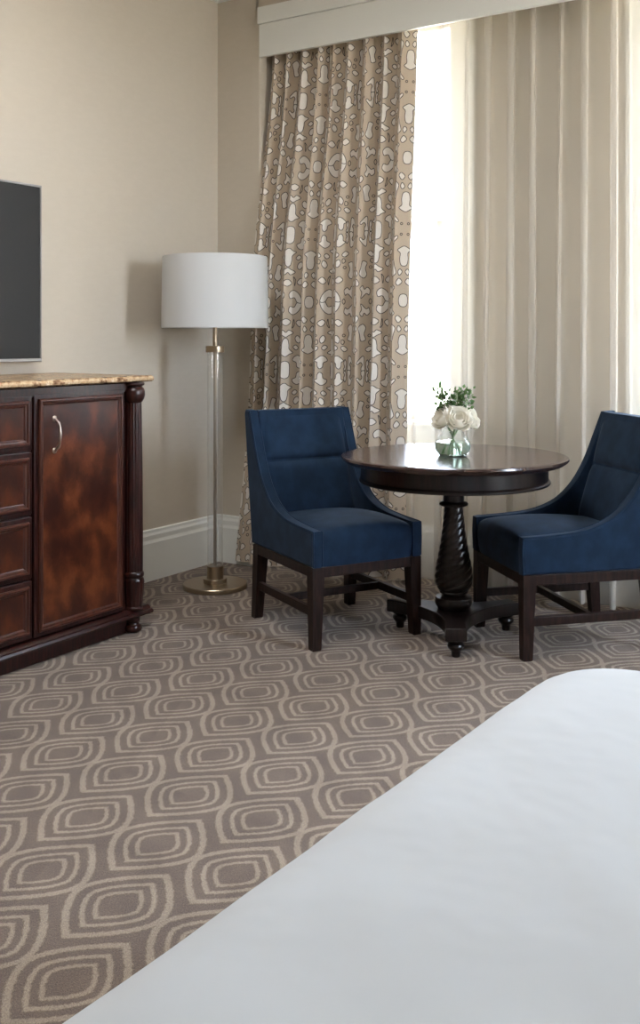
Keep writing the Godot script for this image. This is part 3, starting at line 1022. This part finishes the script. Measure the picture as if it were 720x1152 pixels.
func make_chair(label: String, at: Vector3, turn: float) -> Node3D:
	var o := thing("velvet_chair", label, "chair", at, turn, "blue velvet chairs at the round table")
	# wing panels: front edge from the top of the back down to the seat front
	var edge := catmull([Vector2(-0.30, 0.885), Vector2(-0.262, 0.79), Vector2(-0.215, 0.68), Vector2(-0.155, 0.585), Vector2(-0.075, 0.515), Vector2(0.03, 0.477), Vector2(0.15, 0.464), Vector2(ZF, 0.458)], 6)
	var prof := PackedVector2Array()
	for p in edge:
		prof.append(p)
	prof.append(Vector2(ZF + 0.003, 0.40))
	prof.append(Vector2(ZF, 0.318))
	prof.append(Vector2(ZR - 0.02, 0.318))
	prof.append(Vector2(-0.315, 0.6))
	prof.append(Vector2(-0.352, 0.87))
	prof.append(Vector2(-0.345, 0.888))
	for s in [-1.0, 1.0]:
		var b := MB.new()
		# prism in (z, y) pushed along x: local x -> room -z ... map by a basis
		b.xf = Transform3D(Basis(Vector3(0, 0, 1), Vector3(0, 1, 0), Vector3(-1, 0, 0)), Vector3.ZERO)
		var xa: float = HW - 0.046 if s < 0 else -HW
		b.prism(prof, xa, xa + 0.046, 0.011, 3, 0.9)
		var w := obj("side_panel", b, M["navy_velvet"], o)
		var pip := MB.new()
		for xx in [s * (HW - 0.004), s * (HW - 0.042)]:
			var pts := []
			for p in edge:
				pts.append(Vector3(xx, p.y - 0.002, p.x - 0.002))
			pts.append(Vector3(xx, 0.40, ZF + 0.0))
			pts.append(Vector3(xx, 0.322, ZF - 0.002))
			pip.tube(pts, 0.0036, 6)
		obj("piping", pip, M["navy_velvet"], w)
	# seat cushion, crowned, rolled over the front
	var iw := HW - 0.045
	var rows := []
	var sec := catmull([Vector2(ZF - 0.004, 0.318), Vector2(ZF + 0.004, 0.36), Vector2(ZF + 0.006, 0.41), Vector2(ZF - 0.004, 0.448), Vector2(ZF - 0.035, 0.468), Vector2(0.16, 0.476), Vector2(0.05, 0.478), Vector2(-0.06, 0.472), Vector2(-0.17, 0.46), Vector2(-0.22, 0.45)], 5)
	for p in sec:
		var row := PackedVector3Array()
		for k in 25:
			var t := -1.0 + k / 12.0
			var e := 1.0 - pow(absf(t), 6.0)
			var drop := (1.0 - e) * 0.014 * smoothstep(0.4, 0.45, p.y) + 0.006 * t * t
			row.append(Vector3(iw * t, p.y - drop, p.x - (1.0 - e) * 0.01 * (1.0 - smoothstep(0.42, 0.46, p.y))))
		rows.append(row)
	var sb := MB.new()
	sb.grid(rows)
	obj("seat", sb, M["navy_velvet"], o)
	# inner back: two padded panels with a tuck between
	for k in 2:
		var y0: float = [0.44, 0.672][k]
		var y1: float = [0.668, 0.884][k]
		var rr := []
		for i in 19:
			var f := i / 18.0
			var row := PackedVector3Array()
			for c in 25:
				var t := -1.0 + c / 12.0
				var y := lerpf(y0, y1, f)
				var z: float = lerpf(-0.158, -0.292, (y - 0.45) / 0.435)
				var puff := 0.02 * pow(maxf(0.0, 1.0 - pow(absf(2.0 * f - 1.0), 5.0)), 0.6) * pow(maxf(0.0, 1.0 - pow(absf(t), 10.0)), 0.5)
				row.append(Vector3(iw * t, y, z + puff - 0.012))
			rr.append(row)
		var bb := MB.new()
		bb.grid(rr)
		obj("back_cushion", bb, M["navy_velvet"], o)
	# outside back
	var ob := PackedVector2Array([Vector2(-0.322, 0.886), Vector2(-0.285, 0.884), Vector2(-0.19, 0.47), Vector2(-0.19, 0.318), Vector2(ZR - 0.012, 0.318), Vector2(-0.308, 0.6), Vector2(-0.345, 0.87)])
	var bk := MB.new()
	bk.xf = Transform3D(Basis(Vector3(0, 0, 1), Vector3(0, 1, 0), Vector3(-1, 0, 0)), Vector3.ZERO)
	bk.prism(ob, -iw - 0.004, iw + 0.004, 0.006, 2)
	obj("outside_back", bk, M["navy_velvet"], o)
	# wooden frame
	var rl := MB.new()
	rl.rbox(Vector3(0, 0.298, ZF - 0.018), Vector3(HW * 2 - 0.006, 0.04, 0.03), 0.003)
	rl.rbox(Vector3(0, 0.298, ZR + 0.012), Vector3(HW * 2 - 0.006, 0.04, 0.03), 0.003)
	for s in [-1.0, 1.0]:
		rl.rbox(Vector3(s * (HW - 0.018), 0.298, 0.0), Vector3(0.03, 0.0395, ZF - ZR - 0.03), 0.003)
	obj("seat_rail", rl, M["walnut_leg"], o)
	for sx in [-1.0, 1.0]:
		for sz in [0, 1]:
			var b := MB.new()
			var zo: float = ZF - 0.002 if sz == 1 else ZR - 0.005
			var inz := -1.0 if sz == 1 else 1.0
			var kick: float = 0.0 if sz == 1 else -0.018
			var ring := []
			for lv in [[0.0, 0.034], [0.004, 0.037], [0.278, 0.05], [0.317, 0.05]]:
				var a: float = sx * (HW - 0.002)
				var bz: float = zo + kick * (1.0 - lv[0] / 0.317)
				var t: float = lv[1]
				ring.append([Vector3(a, lv[0], bz), Vector3(a - sx * t, lv[0], bz), Vector3(a - sx * t, lv[0], bz + inz * t), Vector3(a, lv[0], bz + inz * t)])
			for i in 3:
				for k in 4:
					var p: Vector3 = ring[i][k]
					var q: Vector3 = ring[i][(k + 1) % 4]
					var p2: Vector3 = ring[i + 1][k]
					var q2: Vector3 = ring[i + 1][(k + 1) % 4]
					if sx * inz > 0:
						b.quad(q, p, p2, q2)
					else:
						b.quad(p, q, q2, p2)
			b.quad(ring[0][3], ring[0][2], ring[0][1], ring[0][0])
			obj("leg", b, M["walnut_leg"], o)
		var st := MB.new()
		st.rbox(Vector3(sx * (HW - 0.022), 0.142, 0.0), Vector3(0.022, 0.034, ZF - ZR - 0.06), 0.003)
		obj("stretcher", st, M["walnut_leg"], o)
	var cs := MB.new()
	cs.rbox(Vector3(0, 0.142, 0.0), Vector3(HW * 2 - 0.05, 0.03, 0.022), 0.003)
	obj("stretcher", cs, M["walnut_leg"], o)
	return o

# ------------------------------------------------------------------ table
func build_table() -> void:
	var c := Vector3(1.688, 0, 0.596)
	var o := thing("round_table", "round dark wood pedestal table with spiral carved stem", "table", c)
	var tp := MB.new()
	tp.lathe([Vector2(0.0, 0.702), Vector2(0.428, 0.702), Vector2(0.434, 0.705), Vector2(0.448, 0.715), Vector2(0.452, 0.721), Vector2(0.45, 0.728), Vector2(0.444, 0.7305), Vector2(0.43, 0.7315), Vector2(0.2, 0.7315), Vector2(0.0, 0.7315)], 128)
	obj("table_top", tp, M["polished_table_top"], o)
	var ap := MB.new()
	ap.lathe([Vector2(0.35, 0.624), Vector2(0.376, 0.624), Vector2(0.38, 0.628), Vector2(0.38, 0.634), Vector2(0.376, 0.639), Vector2(0.372, 0.641), Vector2(0.372, 0.703), Vector2(0.35, 0.703), Vector2(0.35, 0.624)], 128)
	obj("apron", ap, M["espresso_wood"], o)
	var br := MB.new()
	br.rbox(Vector3(0, 0.665, 0), Vector3(0.7, 0.07, 0.06), 0.003)
	br.rbox(Vector3(0, 0.664, 0), Vector3(0.06, 0.069, 0.7), 0.003)
	obj("bearer", br, M["espresso_wood"], o)
	var sm := MB.new()
	sm.lathe([Vector2(0.042, 0.538), Vector2(0.0425, 0.56), Vector2(0.046, 0.64)], 40)
	sm.lathe([Vector2(0.03, 0.524), Vector2(0.05, 0.526), Vector2(0.058, 0.531), Vector2(0.059, 0.536), Vector2(0.054, 0.542), Vector2(0.042, 0.546)], 40)
	obj("neck", sm, M["espresso_wood"], o)
	# baluster with raised spiral ribs
	var key := [[0.527, 0.037], [0.50, 0.0385], [0.46, 0.042], [0.42, 0.0465], [0.38, 0.052], [0.34, 0.0595], [0.30, 0.0675], [0.265, 0.073], [0.235, 0.0745], [0.21, 0.0705], [0.195, 0.062], [0.185, 0.052]]
	var prof := []
	var pts := []
	for k in key:
		pts.append(Vector2(k[1], k[0]))
	pts.reverse()
	for p in catmull(pts, 7):
		prof.append(p)
	var bl := MB.new()
	bl.lathe(prof, 160, 3)
	obj("baluster", bl, M["espresso_wood"], o)
	var ur := MB.new()
	ur.lathe([Vector2(0.0, 0.112), Vector2(0.06, 0.112), Vector2(0.062, 0.118), Vector2(0.068, 0.126), Vector2(0.074, 0.136), Vector2(0.075, 0.146), Vector2(0.073, 0.154), Vector2(0.074, 0.157), Vector2(0.072, 0.164), Vector2(0.05, 0.168), Vector2(0.044, 0.173), Vector2(0.045, 0.178), Vector2(0.056, 0.181), Vector2(0.058, 0.186), Vector2(0.055, 0.191), Vector2(0.04, 0.193)], 48)
	obj("urn", ur, M["espresso_wood"], o)
	# three-armed platform with hollow sides
	var out := PackedVector2Array()
	var a0 := deg_to_rad(62.5)
	for k in 3:
		var a := a0 + TAU * k / 3.0
		var d := Vector2(cos(a), sin(a))
		var s := Vector2(-d.y, d.x)
		out.append(d * 0.29 - s * 0.04)
		out.append(d * 0.29 + s * 0.04)
		var an := a + TAU / 3.0
		var dn := Vector2(cos(an), sin(an))
		var sn := Vector2(-dn.y, dn.x)
		var p0 := d * 0.29 + s * 0.04
		var p2 := dn * 0.29 - sn * 0.04
		var am := a + PI / 3.0
		var ctl := Vector2(cos(am), sin(am)) * 0.02
		for i in range(1, 14):
			var t := i / 14.0
			out.append(p0 * (1 - t) * (1 - t) + ctl * 2.0 * t * (1 - t) + p2 * t * t)
	var pf := MB.new()
	# outline in (x, z): the prism's own z becomes the room's y
	pf.xf = Transform3D(Basis(Vector3(1, 0, 0), Vector3(0, 0, 1), Vector3(0, -1, 0)), Vector3.ZERO)
	pf.prism(out, -0.115, -0.066, 0.004, 2)
	obj("platform", pf, M["espresso_wood"], o)
	for k in 3:
		var a := a0 + TAU * k / 3.0
		var f := MB.new()
		f.lathe([Vector2(0.0, 0.0), Vector2(0.015, 0.0), Vector2(0.017, 0.004), Vector2(0.017, 0.016), Vector2(0.02, 0.024), Vector2(0.031, 0.034), Vector2(0.033, 0.042), Vector2(0.03, 0.05), Vector2(0.02, 0.054), Vector2(0.021, 0.058), Vector2(0.03, 0.06), Vector2(0.03, 0.067), Vector2(0.0, 0.067)], 28)
		var ft := obj("foot", f, M["espresso_wood"], o)
		ft.position = Vector3(cos(a), 0, sin(a)) * 0.25

# ------------------------------------------------------------------ flowers
# one petal on a shell of radius r: spread is its half width in radians, reach how far it closes over the top
func petal_mesh(r: float, spread: float, reach: float, curl: float) -> ArrayMesh:
	var b := MB.new()
	var rows := []
	for i in 8:
		var f := i / 7.0
		var row := PackedVector3Array()
		for c in 9:
			var t := -1.0 + c / 4.0
			var phi := (0.12 + 0.88 * f * (1.0 - 0.2 * t * t)) * reach
			var a := t * spread * (0.55 + 0.45 * sin(PI * minf(f, 0.5)))
			var rr := r * (1.0 + curl * pow(f, 4.0) + 0.05 * t)
			row.append(Vector3(rr * sin(phi) * sin(a), -rr * cos(phi) * 1.05 - curl * r * 0.25 * pow(f, 6.0), rr * sin(phi) * cos(a)))
		rows.append(row)
	b.grid(rows)
	return b.mesh()

func build_flowers() -> void:
	var base := Vector3(1.699, 0.7315, 0.628)
	var v := thing("flower_vase", "small round clear glass vase of water on the table", "vase", base)
	var g := MB.new()
	var outer := [Vector2(0.0, 0.0005), Vector2(0.05, 0.0005), Vector2(0.058, 0.004), Vector2(0.068, 0.016), Vector2(0.0735, 0.032), Vector2(0.0725, 0.048), Vector2(0.066, 0.064), Vector2(0.055, 0.079), Vector2(0.044, 0.092), Vector2(0.037, 0.104), Vector2(0.036, 0.112), Vector2(0.04, 0.121), Vector2(0.044, 0.126)]
	g.lathe(outer, 56)
	g.lathe([Vector2(0.044, 0.126), Vector2(0.0425, 0.1275), Vector2(0.041, 0.126)], 56)
	obj("bowl", g, M["vase_glass"], v)
	var bs := MB.new()
	bs.lathe([Vector2(0.0, 0.001), Vector2(0.05, 0.001), Vector2(0.056, 0.005), Vector2(0.054, 0.009), Vector2(0.0, 0.007)], 40)
	obj("glass_base", bs, M["water"], v)
	var wt := MB.new()
	wt.lathe([Vector2(0.0, 0.0085), Vector2(0.056, 0.0095), Vector2(0.065, 0.018), Vector2(0.0705, 0.032), Vector2(0.0695, 0.046), Vector2(0.0665, 0.055), Vector2(0.0, 0.0545)], 56)
	obj("water", wt, M["water"], v)
	# roses
	var shells := [[petal_mesh(0.041, 0.9, 1.7, 0.34), 5, 0.0], [petal_mesh(0.036, 1.0, 2.0, 0.2), 4, 0.6], [petal_mesh(0.028, 1.1, 2.15, 0.14), 4, 0.2], [petal_mesh(0.019, 1.2, 2.3, 0.08), 3, 0.9]]
	# room directions seen from the camera: right and towards the camera
	var rt := Vector3(0.8376, 0, -0.5463)
	var fw := Vector3(0.5463, 0, 0.8376)
	var list := [
		[rt * 0.018 + fw * 0.04, 0.152, "cream rose at the front of the vase", fw * 0.85 + Vector3.UP * 0.6 + rt * 0.1, 1.05],
		[rt * -0.045 + fw * 0.008, 0.158, "cream rose leaning left in the vase", rt * -0.8 + Vector3.UP * 0.6 + fw * 0.4, 1.0],
		[rt * 0.072 + fw * 0.0, 0.154, "cream rose leaning right in the vase", rt * 0.8 + Vector3.UP * 0.6 + fw * 0.5, 1.0],
		[rt * 0.004 + fw * -0.03, 0.192, "cream rose standing highest at the back of the vase", Vector3.UP + fw * 0.35, 0.85],
	]
	for e in list:
		var head: Vector3 = base + e[0] + Vector3.UP * e[1]
		var dir: Vector3 = e[3].normalized()
		var ro := thing("rose", e[2], "flower", head, 0.0, "cream roses in the glass vase")
		var side := dir.cross(Vector3.RIGHT if absf(dir.x) < 0.8 else Vector3.BACK).normalized()
		var bas := Basis(side, dir, side.cross(dir)).scaled(Vector3.ONE * e[4])
		for sh in shells:
			for k in int(sh[1]):
				var pt := obj("petal", sh[0], M["cream_petal"], ro)
				pt.transform = Transform3D(bas * Basis(Vector3.UP, TAU * k / float(sh[1]) + float(sh[2])), Vector3.ZERO)
		var hb := MB.new()
		hb.xf = Transform3D(bas, -dir * 0.041 * e[4])
		hb.lathe([Vector2(0.0, -0.008), Vector2(0.01, -0.004), Vector2(0.016, 0.003), Vector2(0.014, 0.012), Vector2(0.0, 0.015)], 14)
		obj("hip", hb, M["stem_green"], ro)
		var stem := MB.new()
		var foot: Vector3 = Vector3(-e[0].x * 0.55, 0.0105, -e[0].z * 0.55) + base - head
		var neck: Vector3 = Vector3(e[0].x * 0.35, 0.112, e[0].z * 0.35) + base - head
		var pts := []
		for i in 13:
			var t := i / 12.0
			pts.append(foot.lerp(neck, t / 0.6) if t < 0.6 else neck.lerp(-dir * 0.045, (t - 0.6) / 0.4))
		stem.tube(pts, 0.0028, 7)
		obj("stem", stem, M["stem_green"], ro)
	# small-leaved greenery
	var rng := RandomNumberGenerator.new()
	rng.seed = 9
	var sprigs := [
		[rt * -0.062 + fw * -0.02, 0.272, "tall green sprig at the left of the roses"],
		[rt * -0.03 + fw * -0.03, 0.24, "green sprig behind the left rose"],
		[rt * 0.02 + fw * -0.035, 0.245, "green sprig behind the middle of the roses"],
		[rt * 0.075 + fw * -0.025, 0.25, "bushy green sprig at the right of the roses"],
		[rt * 0.045 + fw * -0.045, 0.255, "green sprig behind the right rose"],
	]
	for e in sprigs:
		var sp := thing("leafy_sprig", e[2], "foliage", base, 0.0, "green sprigs in the glass vase")
		var st := MB.new()
		var lf := MB.new()
		var tip: Vector3 = e[0] + Vector3.UP * e[1]
		var neck: Vector3 = e[0] * 0.3 + Vector3.UP * 0.108
		var foot: Vector3 = -e[0] * 0.5 + Vector3.UP * 0.0105
		st.tube([foot, foot.lerp(neck, 0.5), neck, neck.lerp(tip, 0.5), tip], 0.0015, 5)
		for k in 60:
			var t := rng.randf_range(0.38, 1.0)
			var p := neck.lerp(tip, t)
			var dir := Vector3(rng.randf_range(-1, 1), rng.randf_range(-0.1, 1), rng.randf_range(-1, 1)).normalized()
			var l := rng.randf_range(0.012, 0.021)
			var q := p + dir * rng.randf_range(0.006, 0.026)
			st.tube([p, q], 0.0006, 3, false)
			var sd := dir.cross(Vector3(rng.randf_range(-1, 1), rng.randf_range(-1, 1), rng.randf_range(-1, 1))).normalized()
			var up := sd.cross(dir).normalized()
			var a := q
			var bq := q + dir * l * 0.5 + sd * l * 0.42 + up * l * 0.1
			var cq := q + dir * l * 1.1
			var dq := q + dir * l * 0.5 - sd * l * 0.42 + up * l * 0.1
			lf.tri(a, bq, cq)
			lf.tri(a, cq, dq)
		obj("stalk", st, M["stem_green"], sp)
		obj("foliage", lf, M["leaf_green"], sp).set_meta("kind", "stuff")

# ------------------------------------------------------------------ bed
func build_bed() -> void:
	var x0 := 2.80
	var x1 := 4.95
	var z0 := 2.445
	var z1 := 4.72
	var o := thing("bed", "bed made up with a smooth white duvet in the foreground", "bed", Vector3(x0, 0, z0), -0.03)
	var lx := x1 - x0
	var lz := z1 - z0
	obj("bed_base", boxes([[Vector3(0.06, 0.06, 0.06), Vector3(lx - 0.02, 0.3, lz - 0.06)]], 0.02), M["espresso_wood"], o)
	for p in [Vector3(0.12, 0, 0.12), Vector3(lx - 0.12, 0, 0.12), Vector3(0.12, 0, lz - 0.12), Vector3(lx - 0.12, 0, lz - 0.12)]:
		var lg := MB.new()
		lg.lathe([Vector2(0.0, 0.0), Vector2(0.025, 0.0), Vector2(0.03, 0.065), Vector2(0.0, 0.065)], 16)
		obj("leg", lg, M["espresso_wood"], o).position = p
	var mt := MB.new()
	mt.rbox(Vector3(lx / 2, 0.43, lz / 2), Vector3(lx - 0.06, 0.26, lz - 0.1), 0.06, 3)
	obj("mattress", mt, M["white_bed_linen"], o)
	var w := noise(71, 1.1, 3)
	var outline := []
	var rc := 0.2
	for q in 4:
		var cx: float = [rc, lx - rc, lx - rc, rc][q]
		var cz: float = [rc, rc, lz - rc, lz - rc][q]
		for i in 13:
			var a := PI + PI / 2 * q + PI / 2 * i / 12.0
			outline.append([Vector2(cx, cz), Vector2(cos(a), sin(a))])
	# more points along the sides
	var ring := []
	for i in outline.size():
		var a = outline[i]
		var b = outline[(i + 1) % outline.size()]
		var pa: Vector2 = a[0] + a[1] * rc
		var pb: Vector2 = b[0] + b[1] * rc
		var cuts := maxi(1, int(pa.distance_to(pb) / 0.06))
		for k in cuts:
			var t := float(k) / cuts
			ring.append([pa.lerp(pb, t), a[1].lerp(b[1], t).normalized()])
	var mid := Vector2(lx / 2, lz / 2)
	var levels := []
	for i in 9:
		levels.append([0.0, lerpf(0.1, 0.53, i / 8.0), 0.0])
	for i in range(1, 9):
		var a := PI / 2 * i / 8.0
		levels.append([0.10 * (1.0 - cos(a)), 0.53 + 0.09 * sin(a), 0.0])
	for i in range(1, 26):
		levels.append([0.10, 0.62, i / 25.0])
	var rows := []
	for lv in levels:
		var row := PackedVector3Array()
		for e in ring:
			var p: Vector2 = e[0] - e[1] * lv[0]
			p = p.lerp(mid, lv[2] * 0.999)
			var side: float = 1.0 if lv[1] < 0.53 else 0.0
			var wave: float = w.get_noise_2d(p.x * 1.4, p.y * 1.4)
			var fold := 0.008 * wave * side
			row.append(Vector3(p.x + e[1].x * fold, lv[1] + 0.007 * wave * (1.0 - side), p.y + e[1].y * fold))
		rows.append(row)
	var dv := MB.new()
	dv.grid(rows, true, null, true)
	obj("duvet", dv, M["white_bed_linen"], o).set_meta("label", "smooth white duvet with rounded corner")

func build_ceiling_light(at: Vector3, size: float, energy: float) -> void:
	var o := thing("ceiling_light", "flush ceiling light above the carpet, outside the picture", "lamp", at)
	obj("rim", boxes([[Vector3(-size / 2 - 0.02, -0.05, -size / 2 - 0.02), Vector3(size / 2 + 0.02, 0.0, size / 2 + 0.02)]], 0.01), M["white_paint"], o)
	var d := MB.new()
	d.rbox(Vector3(0, -0.056, 0), Vector3(size, 0.01, size), 0.003)
	var m := mat("lit_diffuser", Color.WHITE, 0.6)
	m.emission_enabled = true
	m.emission = rgb(250, 250, 252)
	m.emission_energy_multiplier = 1.5
	obj("diffuser", d, m, o)
	var l := AreaLight3D.new()
	l.name = "ceiling_glow"
	l.area_size = Vector2(size, size)
	l.light_color = rgb(250, 250, 252)
	l.light_energy = energy
	l.area_range = 12.0
	l.shadow_enabled = true
	o.add_child(l)
	l.position = Vector3(0, -0.07, 0)
	l.rotation.x = -PI / 2

func _ready() -> void:
	# camera with a shifted lens: verticals stay upright, horizon above the middle
	var cam := Camera3D.new()
	cam.name = "camera"
	add_child(cam)
	cam.position = CAM
	cam.rotation.y = deg_to_rad(YAW)
	cam.projection = Camera3D.PROJECTION_FRUSTUM
	cam.near = 0.05
	cam.far = 60.0
	cam.size = 0.05 * 1152.0 / FOCAL
	cam.frustum_offset = Vector2(0, -0.05 * (576.0 - HORIZON) / FOCAL)
	cam.current = true
	# bright overcast sky outside the windows
	var env := Environment.new()
	var sky := Sky.new()
	var sm := ProceduralSkyMaterial.new()
	sm.sky_top_color = rgb(205, 222, 246)
	sm.sky_horizon_color = rgb(228, 238, 250)
	sm.ground_horizon_color = rgb(226, 226, 222)
	sm.ground_bottom_color = rgb(190, 188, 182)
	sm.sun_angle_max = 0.0
	sky.sky_material = sm
	env.background_mode = Environment.BG_SKY
	env.sky = sky
	env.background_energy_multiplier = 64.0
	env.tonemap_mode = Environment.TONE_MAPPER_LINEAR
	env.tonemap_exposure = 0.78
	env.ambient_light_source = Environment.AMBIENT_SOURCE_DISABLED
	env.sdfgi_enabled = true
	env.ssao_enabled = true
	env.ssil_enabled = true
	var we := WorldEnvironment.new()
	we.name = "world"
	we.environment = env
	add_child(we)
	make_materials()
	build_ceiling_light(Vector3(1.6, CEIL, 2.5), 1.2, 7.5)
	build_room()
	build_pelmet()
	build_drape()
	build_sheer()
	build_sideboard()
	build_tv()
	build_lamp()
	build_table()
	# facing directions on the floor: left chair (0.895, 0.45), right chair (-0.675, 0.737)
	make_chair("navy velvet chair left of the table, beside the floor lamp", Vector3(1.19, 0, 0.713), atan2(0.879, 0.477))
	make_chair("navy velvet chair right of the table, cut by the picture edge", Vector3(2.06, 0, 0.3625), atan2(-0.69, 0.724))
	build_flowers()
	build_bed()
